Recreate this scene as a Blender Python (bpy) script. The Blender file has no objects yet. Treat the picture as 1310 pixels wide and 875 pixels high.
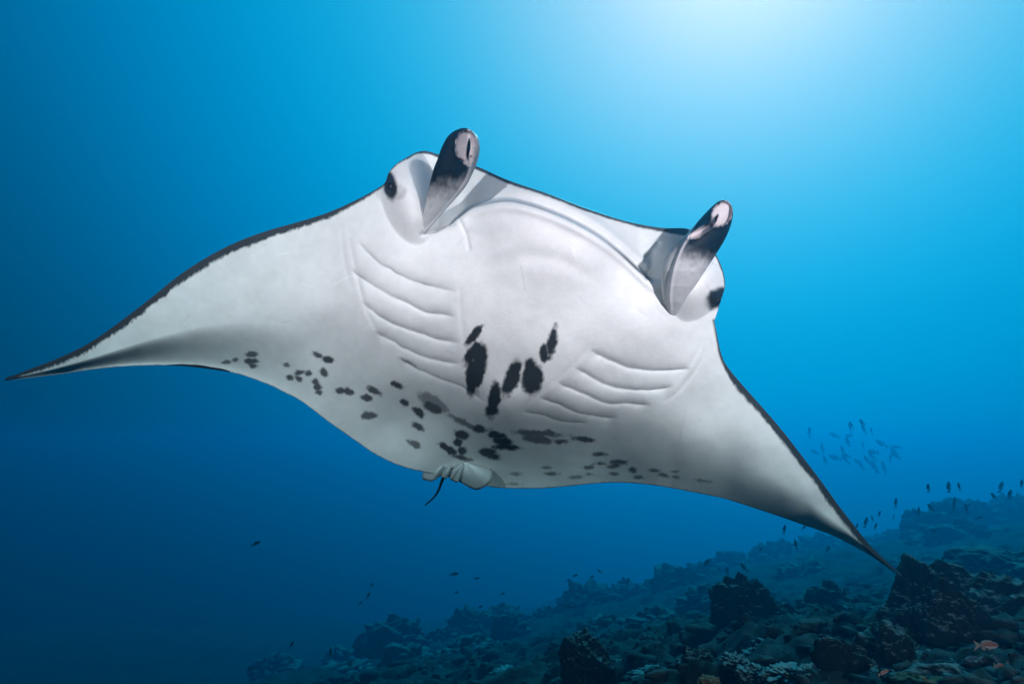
import bpy, math, random
import numpy as np
from mathutils import Vector, Matrix, noise as mnoise

random.seed(7)
rng = np.random.default_rng(7)
scene = bpy.context.scene
col = scene.collection

# ------------------------------------------------------------------ camera
PITCH = math.radians(10.0)
F = 780.0                       # focal length in photo pixels (photo is 1310 x 875)
CX, CY = 655.0, 437.5
cam_d = bpy.data.cameras.new('camera')
cam = bpy.data.objects.new('camera', cam_d)
col.objects.link(cam)
cam_d.sensor_width = 36.0
cam_d.lens = 36.0 * F / 1310.0
cam_d.clip_start = 0.02
cam_d.clip_end = 400.0
cam.location = (0, 0, 0)
cam.rotation_euler = (math.radians(90) + PITCH, 0, 0)
scene.camera = cam

# ------------------------------------------------------------------ water light (world) and sun
SUN_AZ = math.radians(24.0)     # to the right of straight ahead
SUN_EL = math.radians(43.0)
sun_dir = Vector((math.sin(SUN_AZ) * math.cos(SUN_EL), math.cos(SUN_AZ) * math.cos(SUN_EL), math.sin(SUN_EL)))

world = bpy.data.worlds.new('World')
scene.world = world
world.use_nodes = True
nt = world.node_tree
nt.nodes.clear()
W = nt.nodes.new
L = nt.links.new
out = W('ShaderNodeOutputWorld')
bg = W('ShaderNodeBackground')
tc = W('ShaderNodeTexCoord')
dot = W('ShaderNodeVectorMath'); dot.operation = 'DOT_PRODUCT'
dot.inputs[1].default_value = sun_dir
L(tc.outputs['Generated'], dot.inputs[0])
ac = W('ShaderNodeMath'); ac.operation = 'ARCCOSINE'
L(dot.outputs['Value'], ac.inputs[0])
dv = W('ShaderNodeMath'); dv.operation = 'DIVIDE'; dv.inputs[1].default_value = math.radians(90)
L(ac.outputs[0], dv.inputs[0])
ramp = W('ShaderNodeValToRGB')
ramp.color_ramp.interpolation = 'B_SPLINE'
stops = [(0.0, (1.35, 1.0, 0.98)), (0.05, (0.95, 0.83, 0.90)), (0.14, (0.40, 0.64, 0.82)), (0.25, (0.055, 0.49, 0.80)), (0.36, (0.0, 0.385, 0.72)),
         (0.50, (0.0, 0.225, 0.52)), (0.64, (0.0, 0.11, 0.27)), (0.80, (0.0, 0.032, 0.075)), (1.0, (0.0, 0.007, 0.016))]
cr = ramp.color_ramp
while len(cr.elements) < len(stops):
    cr.elements.new(0.5)
for e, (p, c) in zip(cr.elements, stops):
    e.position = p
    e.color = (*c, 1)
L(dv.outputs[0], ramp.inputs[0])
sep = W('ShaderNodeSeparateXYZ')
L(tc.outputs['Generated'], sep.inputs[0])
mr = W('ShaderNodeMapRange')
mr.inputs['From Min'].default_value = -0.4
mr.inputs['From Max'].default_value = 0.04
mr.inputs['To Min'].default_value = 0.09
mr.inputs['To Max'].default_value = 1.0
L(sep.outputs['Z'], mr.inputs['Value'])
mul = W('ShaderNodeMix'); mul.data_type = 'RGBA'; mul.blend_type = 'MULTIPLY'
mul.inputs['Factor'].default_value = 1.0
L(ramp.outputs['Color'], mul.inputs[6])
cmb = W('ShaderNodeCombineColor')
for i in range(3):
    L(mr.outputs['Result'], cmb.inputs[i])
L(cmb.outputs[0], mul.inputs[7])
L(mul.outputs[2], bg.inputs['Color'])
bg.inputs['Strength'].default_value = 1.0
L(bg.outputs[0], out.inputs['Surface'])

sun_l = bpy.data.lights.new('sun', 'SUN')
sun_l.energy = 3.2
sun_l.color = (0.22, 0.78, 1.0)
sun_l.angle = math.radians(4.0)
sun = bpy.data.objects.new('sun', sun_l)
col.objects.link(sun)
sun.rotation_euler = sun_dir.to_track_quat('Z', 'Y').to_euler()

def strobe(loc, target, power, size_deg):
    l = bpy.data.lights.new('strobe', 'SPOT')
    l.energy = power
    l.color = (1.0, 0.44, 0.46)
    l.spot_size = math.radians(size_deg)
    l.spot_blend = 1.0
    l.shadow_soft_size = 0.05
    o = bpy.data.objects.new('strobe', l)
    o.location = loc
    o.rotation_euler = (Vector(loc) - Vector(target)).to_track_quat('Z', 'Y').to_euler()
    col.objects.link(o)

# the photographer's two flash strobes, on arms left and right of the camera
strobe((-1.30, -1.10, 0.35), (-1.28, 1.8, 0.82), 780, 82)
strobe((1.30, -1.10, 0.30), (1.25, 1.7, 0.70), 1050, 80)

scene.render.engine = 'CYCLES'
scene.cycles.use_denoising = True
scene.cycles.max_bounces = 5
scene.cycles.diffuse_bounces = 2
scene.cycles.glossy_bounces = 2
scene.cycles.volume_bounces = 0
scene.cycles.transparent_max_bounces = 8
scene.view_settings.view_transform = 'Standard'
scene.view_settings.look = 'None'
scene.view_settings.exposure = 0.0
scene.view_settings.gamma = 1.0

# ------------------------------------------------------------------ helpers
cp, sp_ = math.cos(PITCH), math.sin(PITCH)

def unproject(px, py, d):
    """photo pixel + depth (metres along the view axis) -> world points (n,3)"""
    px = np.asarray(px, float); py = np.asarray(py, float); d = np.asarray(d, float)
    xc = (px - CX) / F * d
    yc = (CY - py) / F * d
    return np.stack([xc, d * cp - yc * sp_, d * sp_ + yc * cp], axis=-1)

def cam_vec(x, y, z):
    """camera-space vector (right, up, forward) -> world"""
    return np.array([x, z * cp - y * sp_, z * sp_ + y * cp])

def far(d):
    """spread the reef out with distance"""
    return d * (1 + 0.24 * max(0.0, d - 3.0))

def P(px, py, d):
    return Vector(unproject(px, py, d))

def _hash(ix, iy, iz, seed):
    n = (ix * 374761393 + iy * 668265263 + iz * 2147483647 + seed * 1274126177) & 0xFFFFFFFF
    n = ((n ^ (n >> 13)) * 1274126177) & 0xFFFFFFFF
    return ((n ^ (n >> 16)) & 0xFFFF) / 65535.0

def vnoise(p, seed=0):
    p = np.asarray(p, float)
    i = np.floor(p).astype(np.int64)
    f = p - i
    u = f * f * (3 - 2 * f)
    r = 0
    for dx in (0, 1):
        for dy in (0, 1):
            for dz in (0, 1):
                w = (u[..., 0] if dx else 1 - u[..., 0]) * (u[..., 1] if dy else 1 - u[..., 1]) * (u[..., 2] if dz else 1 - u[..., 2])
                r = r + w * _hash(i[..., 0] + dx, i[..., 1] + dy, i[..., 2] + dz, seed)
    return r

def fbm(p, octs=4, seed=0, gain=0.5):
    p = np.asarray(p, float)
    a, s, t = 1.0, 0.0, 0.0
    for o in range(octs):
        s = s + a * (vnoise(p * 2.0 ** o, seed + o * 17) - 0.5)
        t += a
        a *= gain
    return s / t * 2

def smooth(a, b, x):
    t = np.clip((x - a) / (b - a), 0, 1)
    return t * t * (3 - 2 * t)

def mesh_obj(name, verts, faces, mat, parent=None, colors=None, smooth_shade=True):
    me = bpy.data.meshes.new(name)
    verts = np.asarray(verts, dtype=np.float32)
    faces = np.asarray(faces, dtype=np.int32)
    me.vertices.add(len(verts))
    me.vertices.foreach_set('co', verts.ravel())
    n, k = faces.shape
    me.loops.add(n * k)
    me.loops.foreach_set('vertex_index', faces.ravel())
    me.polygons.add(n)
    me.polygons.foreach_set('loop_start', np.arange(0, n * k, k, dtype=np.int32))
    me.update(calc_edges=True)
    me.validate()
    if smooth_shade:
        me.polygons.foreach_set('use_smooth', np.ones(len(me.polygons), dtype=bool))
    if colors is not None:
        a = me.color_attributes.new('skin', 'FLOAT_COLOR', 'POINT')
        c = np.ones((len(verts), 4), dtype=np.float32)
        c[:, :3] = colors
        a.data.foreach_set('color', c.ravel())
    me.materials.append(mat)
    o = bpy.data.objects.new(name, me)
    col.objects.link(o)
    if parent is not None:
        o.parent = parent
        o.matrix_parent_inverse = parent.matrix_world.inverted()
    return o

def tag(o, label=None, cat=None, group=None, kind=None):
    if label: o['label'] = label
    if cat: o['category'] = cat
    if group: o['group'] = group
    if kind: o['kind'] = kind
    return o

def grid_faces(r, c, off=0, wrap=False):
    i, j = np.meshgrid(np.arange(r - 1), np.arange(c if wrap else c - 1), indexing='ij')
    j2 = (j + 1) % c
    return (np.stack([i * c + j, i * c + j2, (i + 1) * c + j2, (i + 1) * c + j], -1).reshape(-1, 4) + off)

def tps(pts, vals, q, smoothing=0.0):
    """thin plate spline interpolation in 2D"""
    pts = np.asarray(pts, float); vals = np.asarray(vals, float)
    n = len(pts)
    def U(r2):
        return np.where(r2 > 1e-12, 0.5 * r2 * np.log(np.maximum(r2, 1e-12)), 0)
    d2 = ((pts[:, None] - pts[None]) ** 2).sum(-1)
    K = U(d2) + smoothing * np.eye(n)
    Pm = np.hstack([np.ones((n, 1)), pts])
    A = np.block([[K, Pm], [Pm.T, np.zeros((3, 3))]])
    w = np.linalg.solve(A, np.concatenate([vals, np.zeros(3)]))
    out = np.empty(len(q))
    for s in range(0, len(q), 20000):
        qq = q[s:s + 20000]
        dd = ((qq[:, None] - pts[None]) ** 2).sum(-1)
        out[s:s + 20000] = U(dd) @ w[:n] + w[n] + qq @ w[n + 1:]
    return out

# ------------------------------------------------------------------ materials
def new_mat(name):
    m = bpy.data.materials.new(name)
    m.use_nodes = True
    t = m.node_tree
    b = t.nodes['Principled BSDF']
    return m, t, b

def noise_node(t, scale, detail=4, rough=0.55, coord='Object'):
    c = t.nodes.new('ShaderNodeTexCoord')
    n = t.nodes.new('ShaderNodeTexNoise')
    n.inputs['Scale'].default_value = scale
    n.inputs['Detail'].default_value = detail
    n.inputs['Roughness'].default_value = rough
    t.links.new(c.outputs[coord], n.inputs['Vector'])
    return n

def skin_material():
    m, t, b = new_mat('manta_skin')
    at = t.nodes.new('ShaderNodeVertexColor'); at.layer_name = 'skin'
    n = noise_node(t, 9, 5)
    rp = t.nodes.new('ShaderNodeMapRange')
    rp.inputs['From Min'].default_value = 0.3; rp.inputs['From Max'].default_value = 0.7
    rp.inputs['To Min'].default_value = 0.92; rp.inputs['To Max'].default_value = 1.03
    t.links.new(n.outputs['Fac'], rp.inputs['Value'])
    mx = t.nodes.new('ShaderNodeMix'); mx.data_type = 'RGBA'; mx.blend_type = 'MULTIPLY'
    mx.inputs['Factor'].default_value = 1.0
    t.links.new(at.outputs['Color'], mx.inputs[6])
    cc = t.nodes.new('ShaderNodeCombineColor')
    for i in range(3):
        t.links.new(rp.outputs['Result'], cc.inputs[i])
    t.links.new(cc.outputs[0], mx.inputs[7])
    t.links.new(mx.outputs[2], b.inputs['Base Color'])
    b.inputs['Roughness'].default_value = 0.55
    b.inputs['Specular IOR Level'].default_value = 0.15
    fine = noise_node(t, 160, 3, 0.6)
    bp = t.nodes.new('ShaderNodeBump')
    bp.inputs['Strength'].default_value = 0.22
    bp.inputs['Distance'].default_value = 0.004
    t.links.new(fine.outputs['Fac'], bp.inputs['Height'])
    t.links.new(bp.outputs['Normal'], b.inputs['Normal'])
    return m

def rock_material(name, dark, pale, accent, acc_amt=0.55, pale_amt=0.8, lo=1.05):
    m, t, b = new_mat(name)
    n1 = noise_node(t, 6, 8, 0.65)
    n2 = noise_node(t, 22, 6, 0.65)
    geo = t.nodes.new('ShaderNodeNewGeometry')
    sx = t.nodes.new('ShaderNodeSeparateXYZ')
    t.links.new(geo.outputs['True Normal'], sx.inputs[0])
    # upward faces paler: silt and turf algae, with sunlit tops painted in
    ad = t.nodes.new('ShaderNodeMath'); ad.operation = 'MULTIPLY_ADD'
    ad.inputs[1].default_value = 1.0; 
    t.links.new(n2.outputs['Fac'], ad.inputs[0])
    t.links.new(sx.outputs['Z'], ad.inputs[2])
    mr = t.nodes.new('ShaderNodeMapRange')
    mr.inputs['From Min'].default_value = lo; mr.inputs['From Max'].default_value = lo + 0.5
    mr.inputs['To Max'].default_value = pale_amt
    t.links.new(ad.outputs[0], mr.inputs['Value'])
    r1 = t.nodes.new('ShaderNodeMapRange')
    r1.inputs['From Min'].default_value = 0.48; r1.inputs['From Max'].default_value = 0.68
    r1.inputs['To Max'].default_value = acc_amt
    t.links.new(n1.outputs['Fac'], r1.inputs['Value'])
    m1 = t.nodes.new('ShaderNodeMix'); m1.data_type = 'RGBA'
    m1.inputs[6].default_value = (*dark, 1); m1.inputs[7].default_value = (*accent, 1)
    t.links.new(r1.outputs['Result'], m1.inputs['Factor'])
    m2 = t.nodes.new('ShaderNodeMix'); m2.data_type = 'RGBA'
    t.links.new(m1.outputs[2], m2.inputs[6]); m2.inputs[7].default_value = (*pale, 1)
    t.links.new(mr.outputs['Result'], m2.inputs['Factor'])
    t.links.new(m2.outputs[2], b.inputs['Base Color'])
    b.inputs['Roughness'].default_value = 0.95
    b.inputs['Specular IOR Level'].default_value = 0.1
    n3 = noise_node(t, 40, 8, 0.7)
    bp = t.nodes.new('ShaderNodeBump')
    bp.inputs['Strength'].default_value = 0.6
    bp.inputs['Distance'].default_value = 0.02
    t.links.new(n3.outputs['Fac'], bp.inputs['Height'])
    t.links.new(bp.outputs['Normal'], b.inputs['Normal'])
    return m

def plain_material(name, c, rough=0.6, spec=0.3, var=0.15, scale=20):
    m, t, b = new_mat(name)
    n = noise_node(t, scale, 4)
    mx = t.nodes.new('ShaderNodeMix'); mx.data_type = 'RGBA'
    mx.inputs[6].default_value = (*[x * (1 - var) for x in c], 1)
    mx.inputs[7].default_value = (*[min(1, x * (1 + var)) for x in c], 1)
    t.links.new(n.outputs['Fac'], mx.inputs['Factor'])
    t.links.new(mx.outputs[2], b.inputs['Base Color'])
    b.inputs['Roughness'].default_value = rough
    b.inputs['Specular IOR Level'].default_value = spec
    return m

M_SKIN = skin_material()
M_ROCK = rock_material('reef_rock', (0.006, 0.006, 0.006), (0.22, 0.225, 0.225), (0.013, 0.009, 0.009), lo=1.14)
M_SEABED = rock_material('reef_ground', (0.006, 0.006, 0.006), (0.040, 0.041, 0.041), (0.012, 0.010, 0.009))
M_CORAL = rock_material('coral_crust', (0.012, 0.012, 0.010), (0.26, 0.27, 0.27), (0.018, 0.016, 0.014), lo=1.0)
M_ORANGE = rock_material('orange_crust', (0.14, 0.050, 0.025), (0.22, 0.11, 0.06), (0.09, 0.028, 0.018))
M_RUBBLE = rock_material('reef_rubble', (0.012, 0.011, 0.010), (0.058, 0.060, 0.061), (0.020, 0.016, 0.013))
M_EYE = plain_material('eye_black', (0.008, 0.009, 0.010), 0.45, 0.3)
M_DARKFISH = plain_material('dark_fish', (0.03, 0.028, 0.03), 0.6, 0.3)

# ------------------------------------------------------------------ seabed (one sheet)
gpts = []
def gp(px, py, d):
    p = P(px, py, far(d)); gpts.append((p.x, p.y, p.z))
for a in [(1300, 900, 2.0), (1150, 905, 2.2), (1000, 890, 2.6), (850, 893, 3.0), (700, 905, 3.6), (520, 915, 4.4), (350, 925, 5.4), (150, 960, 6.5),
          (1300, 800, 3.4), (1100, 810, 4.0), (930, 825, 4.4), (760, 840, 5.2), (600, 850, 6.2), (450, 868, 7.0), (300, 885, 7.8),
          (1300, 735, 5.6), (1100, 755, 6.0), (950, 775, 6.4), (800, 795, 7.0), (650, 815, 7.6), (520, 838, 8.0),
          (1300, 662, 10.5), (1150, 708, 10.0), (1000, 722, 9.6), (860, 750, 9.2), (720, 790, 9.0), (560, 822, 9.0), (420, 856, 9.0)]:
    gp(*a)
gpts += [(20, 33, -4.6), (7, 32, -7.6), (-8, 30, -10.0), (-12, 12, -9.5), (-10, 4, -9.0), (-5, 1, -6.0), (0, -2, -1.8), (5, -3, -0.9), (12, 2, 0.0),
         (26, 18, -0.8), (30, 42, -6.0), (0, 46, -10.5), (-24, 24, -10.0), (0, 55, -10.5), (40, 55, -8.0), (-40, 40, -11), (-35, 0, -9.0), (35, 0, -0.4), (0, -30, -4), (-30, -30, -8), (30, -30, -1.0), (60, 60, -9), (-60, 60, -10)]
gpts = np.array(gpts)

def ground_base(xy):
    z = tps(gpts[:, :2] / 5, gpts[:, 2], np.asarray(xy, float) / 5, smoothing=1e-4)
    return np.clip(z, -12, 0.4)

def ground_z(xy):
    xy = np.asarray(xy, float)
    z = ground_base(xy)
    p = np.column_stack([xy, np.zeros(len(xy))])
    r = np.hypot(xy[:, 0], xy[:, 1])
    lump = np.abs(fbm(p * 1.1, 4, 3))
    z = z + 0.22 * fbm(p * 0.55, 3, 1) * smooth(1.5, 5, r) + 0.32 * (0.32 - lump) + 0.12 * fbm(p * 4.2, 4, 9) * smooth(0.5, 1.5, r) + 0.05 * np.abs(fbm(p * 11, 3, 19)) * smooth(11, 4, r)
    return z

gu = np.linspace(-1, 1, 420)
gx = np.sign(gu) * (7.5 * np.abs(gu) + 10 * np.abs(gu) ** 3 + 15.5 * np.abs(gu) ** 8) + 1.2
gv = np.linspace(0, 1, 420)
gy = 0.8 + 11 * gv + 11 * gv ** 2.5 + 20 * gv ** 9
gy = np.concatenate([np.linspace(-20, 0.5, 24), gy])
GX, GY = np.meshgrid(gx, gy)
gq = np.column_stack([GX.ravel(), GY.ravel()])
gz = ground_z(gq)
ground = mesh_obj('seabed', np.column_stack([gq, gz]), grid_faces(len(gy), len(gx)), M_SEABED)
tag(ground, kind='structure', label='dark rocky reef slope falling away to the left')

# ------------------------------------------------------------------ rocks and coral heads
import bmesh
def ico(sub):
    bm = bmesh.new()
    bmesh.ops.create_icosphere(bm, subdivisions=sub, radius=1.0)
    v = np.array([x.co[:] for x in bm.verts])
    f = np.array([[x.index for x in fc.verts] for fc in bm.faces])
    bm.free()
    return v, f

ICO = {2: ico(2), 3: ico(3), 4: ico(4), 5: ico(5), 6: ico(6)}
def rock_data(seed, sub=5, rough=0.35, facet=0.5, lobes=0.0, fine=0.08, planes=None):
    v, f = ICO[sub]
    n = v / np.linalg.norm(v, axis=1, keepdims=True)
    r = np.ones(len(n))
    rs = np.random.default_rng(seed)
    # planar cuts give broken faces
    if facet > 0:
        for k in range(12):
            d = rs.normal(size=3); d /= np.linalg.norm(d)
            h = rs.uniform(0.62, 0.95)
            c = n @ d
            lim = np.where(c > 0.05, h / np.maximum(c, 0.05), 9)
            r = np.minimum(r, r * (1 - facet) + facet * np.minimum(r, lim))
    if planes is not None:
        r = np.full(len(n), 1.6)
        for d, h in planes:
            d = np.array(d, float); d /= np.linalg.norm(d)
            c = n @ d
            lim = np.where(c > 0.02, h / np.maximum(c, 0.02), 9)
            k_ = 0.10                                    # rounded edges
            hh = np.clip(0.5 + 0.5 * (lim - r) / k_, 0, 1)
            r = lim * (1 - hh) + r * hh - k_ * hh * (1 - hh)
    r = r + rough * fbm(n * 1.6 + seed * 3.1, 4, seed)
    if lobes > 0:
        c = np.abs(fbm(n * 2.8 + seed, 2, seed + 5)) * 2.0 - 0.4
        r = r + lobes * c
    r = r + fine * fbm(n * 8 + seed, 4, seed + 3) + fine * 0.5 * np.abs(fbm(n * 20 + seed, 3, seed + 8))
    return n * r[:, None], f

def rock_mesh(name, seed, mat, **k):
    v, f = rock_data(seed, **k)
    o = mesh_obj(name, v, f, mat)
    me = o.data
    bpy.data.objects.remove(o)
    return me

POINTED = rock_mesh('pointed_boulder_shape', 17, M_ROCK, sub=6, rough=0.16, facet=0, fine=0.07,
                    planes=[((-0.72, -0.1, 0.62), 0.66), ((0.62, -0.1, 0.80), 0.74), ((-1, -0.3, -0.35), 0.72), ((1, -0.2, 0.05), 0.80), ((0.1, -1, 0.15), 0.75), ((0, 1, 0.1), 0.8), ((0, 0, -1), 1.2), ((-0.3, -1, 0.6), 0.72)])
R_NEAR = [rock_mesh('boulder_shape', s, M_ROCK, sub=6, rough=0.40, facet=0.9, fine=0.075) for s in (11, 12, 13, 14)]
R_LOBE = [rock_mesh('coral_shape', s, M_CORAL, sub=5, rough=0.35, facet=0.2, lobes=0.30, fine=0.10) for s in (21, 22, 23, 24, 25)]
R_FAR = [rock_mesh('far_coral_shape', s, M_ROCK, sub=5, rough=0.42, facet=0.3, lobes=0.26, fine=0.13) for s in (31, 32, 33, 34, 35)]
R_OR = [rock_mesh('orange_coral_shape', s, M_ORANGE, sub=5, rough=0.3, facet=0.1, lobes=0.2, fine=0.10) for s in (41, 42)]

def rock(name, me, px, py, d, w, h, label, cat, group=None, depth=0.9, yaw=None, tilt=0.0, lean=0.0):
    o = bpy.data.objects.new(name, me)
    col.objects.link(o)
    d = far(d)
    o.location = P(px, py, d)
    a, b = w / F * d / 2, h / F * d / 2
    o.scale = (a, (a + b) / 2 * depth + 0.02, b)
    o.rotation_euler = (tilt, lean, random.uniform(0, 6.28) if yaw is None else yaw)
    tag(o, label, cat, group)
    return o

# foreground
rock('boulder', POINTED, 1203, 818, 2.7, 125, 186, 'tall pointed dark boulder rising at the lower right corner', 'boulder', yaw=0.0)
rock('boulder', R_NEAR[1], 1283, 858, 2.95, 210, 250, 'broad boulder forming the shoulder right of the pointed boulder', 'boulder', yaw=2.0)
rock('boulder', R_NEAR[2], 1300, 800, 3.6, 150, 130, 'boulder at the right edge behind the broad shoulder boulder', 'boulder', yaw=1.2)
rock('boulder', R_NEAR[3], 1295, 742, 4.8, 150, 80, 'wide dark boulder highest at the right edge of the reef', 'boulder', yaw=0.2)
rock('boulder', R_NEAR[2], 1148, 872, 2.55, 130, 150, 'sloping boulder leaning against the left foot of the pointed boulder', 'boulder', yaw=2.6, lean=0.3)
rock('boulder', R_NEAR[3], 1077, 862, 2.6, 46, 90, 'small upright block standing left of the sloping boulder', 'boulder', yaw=0.9)
rock('boulder', R_NEAR[1], 752, 860, 3.5, 70, 100, 'dark wedge shaped rock on the reef below the middle of the manta', 'boulder', yaw=3.2, lean=0.3)
rock('boulder', R_NEAR[0], 894, 862, 3.1, 64, 80, 'dark jagged rock beside the pale coral mounds', 'boulder', yaw=4.0)
rock('coral_outcrop', R_FAR[0], 955, 788, 3.9, 66, 95, 'black knobbly coral head standing up left of the flat topped rock', 'coral', yaw=1)
rock('coral_outcrop', R_FAR[1], 1000, 800, 4.1, 60, 60, 'low dark coral head between the black knobbly head and the flat topped rock', 'coral', yaw=2)
rock('boulder', R_NEAR[2], 1066, 785, 4.4, 92, 80, 'flat topped dark rock in the middle of the right hand reef', 'boulder', yaw=5.0)
rock('boulder', R_NEAR[1], 1130, 800, 4.2, 70, 50, 'low dark rock between the flat topped rock and the pointed boulder', 'boulder', yaw=0.3)
rock('boulder', R_NEAR[3], 1225, 905, 2.35, 250, 130, 'low black rock under the pointed boulder along the bottom edge', 'boulder', yaw=2.2)
# pale coral mounds on the near ground
ORD = ['first', 'second', 'third', 'fourth', 'fifth', 'sixth', 'seventh', 'eighth', 'ninth', 'tenth', 'eleventh', 'twelfth', 'thirteenth', 'fourteenth', 'fifteenth', 'sixteenth', 'seventeenth',
       'eighteenth', 'nineteenth', 'twentieth', 'twenty-first', 'twenty-second', 'twenty-third', 'twenty-fourth', 'twenty-fifth', 'twenty-sixth', 'twenty-seventh', 'twenty-eighth', 'twenty-ninth', 'thirtieth', 'thirty-first', 'thirty-second']
mounds = [(985, 836, 3.2, 62, 34), (940, 850, 3.0, 34, 26), (962, 866, 2.8, 40, 26), (1010, 842, 3.2, 50, 26), (1045, 832, 3.4, 60, 26), (1003, 866, 2.7, 60, 26),
          (1110, 852, 2.6, 50, 26), (1040, 866, 2.6, 50, 28), (1088, 824, 3.4, 44, 22), (855, 848, 3.8, 50, 24), (835, 868, 3.5, 60, 24), (800, 856, 3.9, 50, 22),
          (905, 826, 4.2, 44, 20), (870, 822, 4.6, 50, 20), (830, 830, 4.8, 50, 22), (1240, 872, 2.2, 60, 16), (1296, 872, 2.2, 60, 18), (690, 862, 4.4, 40, 24), (650, 868, 4.6, 50, 24)]
mounds.sort()
for i, (x, y, d, w, h) in enumerate(mounds):
    rock('coral_mound', R_LOBE[i % 5], x, y, d, w, h, 'pale topped coral mound on the near reef, %s mound from the left' % ORD[i], 'coral', 'pale coral mounds on the near reef')
for i, (x, y, d, w, h, l) in enumerate([(1165, 874, 2.2, 40, 22, 'pinkish orange coral lump at the foot of the pointed boulder'),
                                        (908, 878, 2.6, 30, 24, 'small orange coral lump on the bottom edge beside the jagged rock'),
                                        (1212, 880, 2.15, 50, 20, 'flat reddish coral crust below the school of orange fish')]):
    rock('orange_coral', R_OR[i % 2], x, y, d, w, h, l, 'coral')
# far heads along the ridge
ridge = [(350, 862, 9, 70, 44), (440, 850, 9, 70, 40), (505, 822, 8.2, 80, 60), (525, 858, 7, 90, 60), (600, 806, 8.6, 60, 54), (570, 824, 8.4, 60, 40), (655, 822, 7.6, 50, 64), (640, 796, 9, 60, 40), (700, 800, 8.6, 60, 44),
         (752, 775, 8.6, 80, 56), (800, 768, 9, 60, 48), (835, 765, 9, 60, 44), (872, 752, 8.6, 84, 56), (905, 742, 9.2, 60, 44), (945, 730, 9.8, 70, 44), (1000, 718, 10, 90, 50), (1050, 708, 10.5, 70, 44),
         (1090, 712, 10, 70, 40), (1140, 704, 10.5, 80, 44), (1205, 688, 8.4, 96, 74), (1160, 696, 10, 60, 40), (1250, 676, 9, 80, 66), (1284, 656, 10, 44, 44), (1306, 664, 9.4, 60, 60), (1240, 700, 7.6, 110, 60), (1170, 735, 6.6, 90, 50),
         (1030, 740, 7.4, 90, 50), (900, 775, 6.4, 70, 44), (840, 800, 6, 70, 44), (780, 812, 6.2, 70, 40), (600, 845, 6.8, 90, 50), (440, 872, 7.4, 90, 40)]
ridge.sort()
for i, (x, y, d, w, h) in enumerate(ridge):
    rock('reef_outcrop', R_FAR[i % 5], x, y, d, w, h, 'hazy dark coral head on the sloping reef crest, %s from its left end' % ORD[i], 'coral', 'coral heads along the reef crest')

# rubble: too many to count
rv, rf = [], []
base_v, base_f = ICO[2]
n_r = 0
off = 0
small = [rock_data(60 + k, sub=2, rough=1.0, facet=0.5, fine=0.45)[0] for k in range(8)]
for k in range(3200):
    y = 1.9 + 11 * rng.random() ** 1.5
    x = rng.uniform(-0.55, 0.95) * y
    rv.append((x, y, k))
pos = np.array([(a, b) for a, b, _ in rv])
zz = ground_z(pos)
vs, fs = [], []
for k in range(len(pos)):
    s = (0.010 + 0.05 * rng.random() ** 3.5) * (0.55 + 0.13 * pos[k, 1])
    v = small[k % 8] * np.array([s * rng.uniform(0.8, 1.9), s * rng.uniform(0.8, 1.5), s * rng.uniform(0.5, 1.0)])
    a = rng.uniform(0, 6.28)
    R = np.array([[math.cos(a), -math.sin(a), 0], [math.sin(a), math.cos(a), 0], [0, 0, 1]])
    vs.append(v @ R.T + np.array([pos[k, 0], pos[k, 1], zz[k] + s * 0.2]))
    fs.append(base_f + off)
    off += len(v)
rub = mesh_obj('coral_rubble', np.concatenate(vs), np.concatenate(fs), M_RUBBLE)
tag(rub, 'broken coral rubble strewn over the reef slope', 'rubble', kind='stuff')

# ------------------------------------------------------------------ manta ray
UP = np.array([(6, 485), (40, 471.5), (76, 457.5), (114.5, 438.5), (153, 412), (191, 383), (229, 352.6), (267, 328), (305, 309), (343.5, 295), (382, 284), (420, 272), (458, 255), (485, 240), (493, 233),
               (497, 222), (506, 211), (520, 202), (532, 195.5), (544, 193.5), (558, 197), (580, 204), (612, 214), (650, 231), (700, 248), (750, 267), (800, 283), (845, 291.5), (880, 293),
               (898, 305), (912, 320), (921, 336), (926.5, 354), (927, 369), (921, 384), (912, 393), (911.5, 402), (914, 412), (917, 426.5), (923, 454), (932, 471), (953, 496), (974, 519.5), (999.5, 549), (1029, 587),
               (1050, 614.6), (1071, 644), (1092.5, 671.6), (1113.6, 699), (1135, 720), (1154, 738)], float)
LO = np.array([(6, 487), (40, 483), (76, 478.5), (114.5, 473), (153, 469), (191, 467.5), (229, 468), (267, 472), (305, 478.5), (343.5, 492), (363, 501.5), (382, 511), (399, 523), (423, 541.5), (454, 563), (478, 579.6),
               (502.6, 592), (524, 599.5), (540, 603), (560, 607), (590, 614), (628, 622.6), (654, 624.5), (692, 624.5), (724, 622), (756.5, 618.7), (788.6, 617), (820.6, 618.8), (852.7, 623), (884.7, 629),
               (920, 636), (944.5, 643), (987, 657), (1029, 671.6), (1063, 684), (1097, 701), (1122, 716), (1154, 739)], float)

def catmull(pts, per=14):
    p = np.vstack([2 * pts[0] - pts[1], pts, 2 * pts[-1] - pts[-2]])
    o = []
    for i in range(1, len(p) - 2):
        t = np.linspace(0, 1, per, endpoint=False)[:, None]
        a, b, c, d = p[i - 1], p[i], p[i + 1], p[i + 2]
        o.append(0.5 * (2 * b + (c - a) * t + (2 * a - 5 * b + 4 * c - d) * t ** 2 + (3 * b - a - 3 * c + d) * t ** 3))
    o.append(pts[-1:])
    return np.concatenate(o)

def anchored(poly, anchors, svals, n):
    """resample poly so that the anchor points fall on the given s values"""
    c = catmull(poly)
    al = np.concatenate([[0], np.cumsum(np.hypot(*np.diff(c, axis=0).T))])
    ks = [al[np.argmin(((c - np.array(a)) ** 2).sum(1))] for a in anchors]
    s = np.linspace(0, 1, n)
    t = np.interp(s, svals, ks)
    return np.column_stack([np.interp(t, al, c[:, 0]), np.interp(t, al, c[:, 1])])

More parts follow.
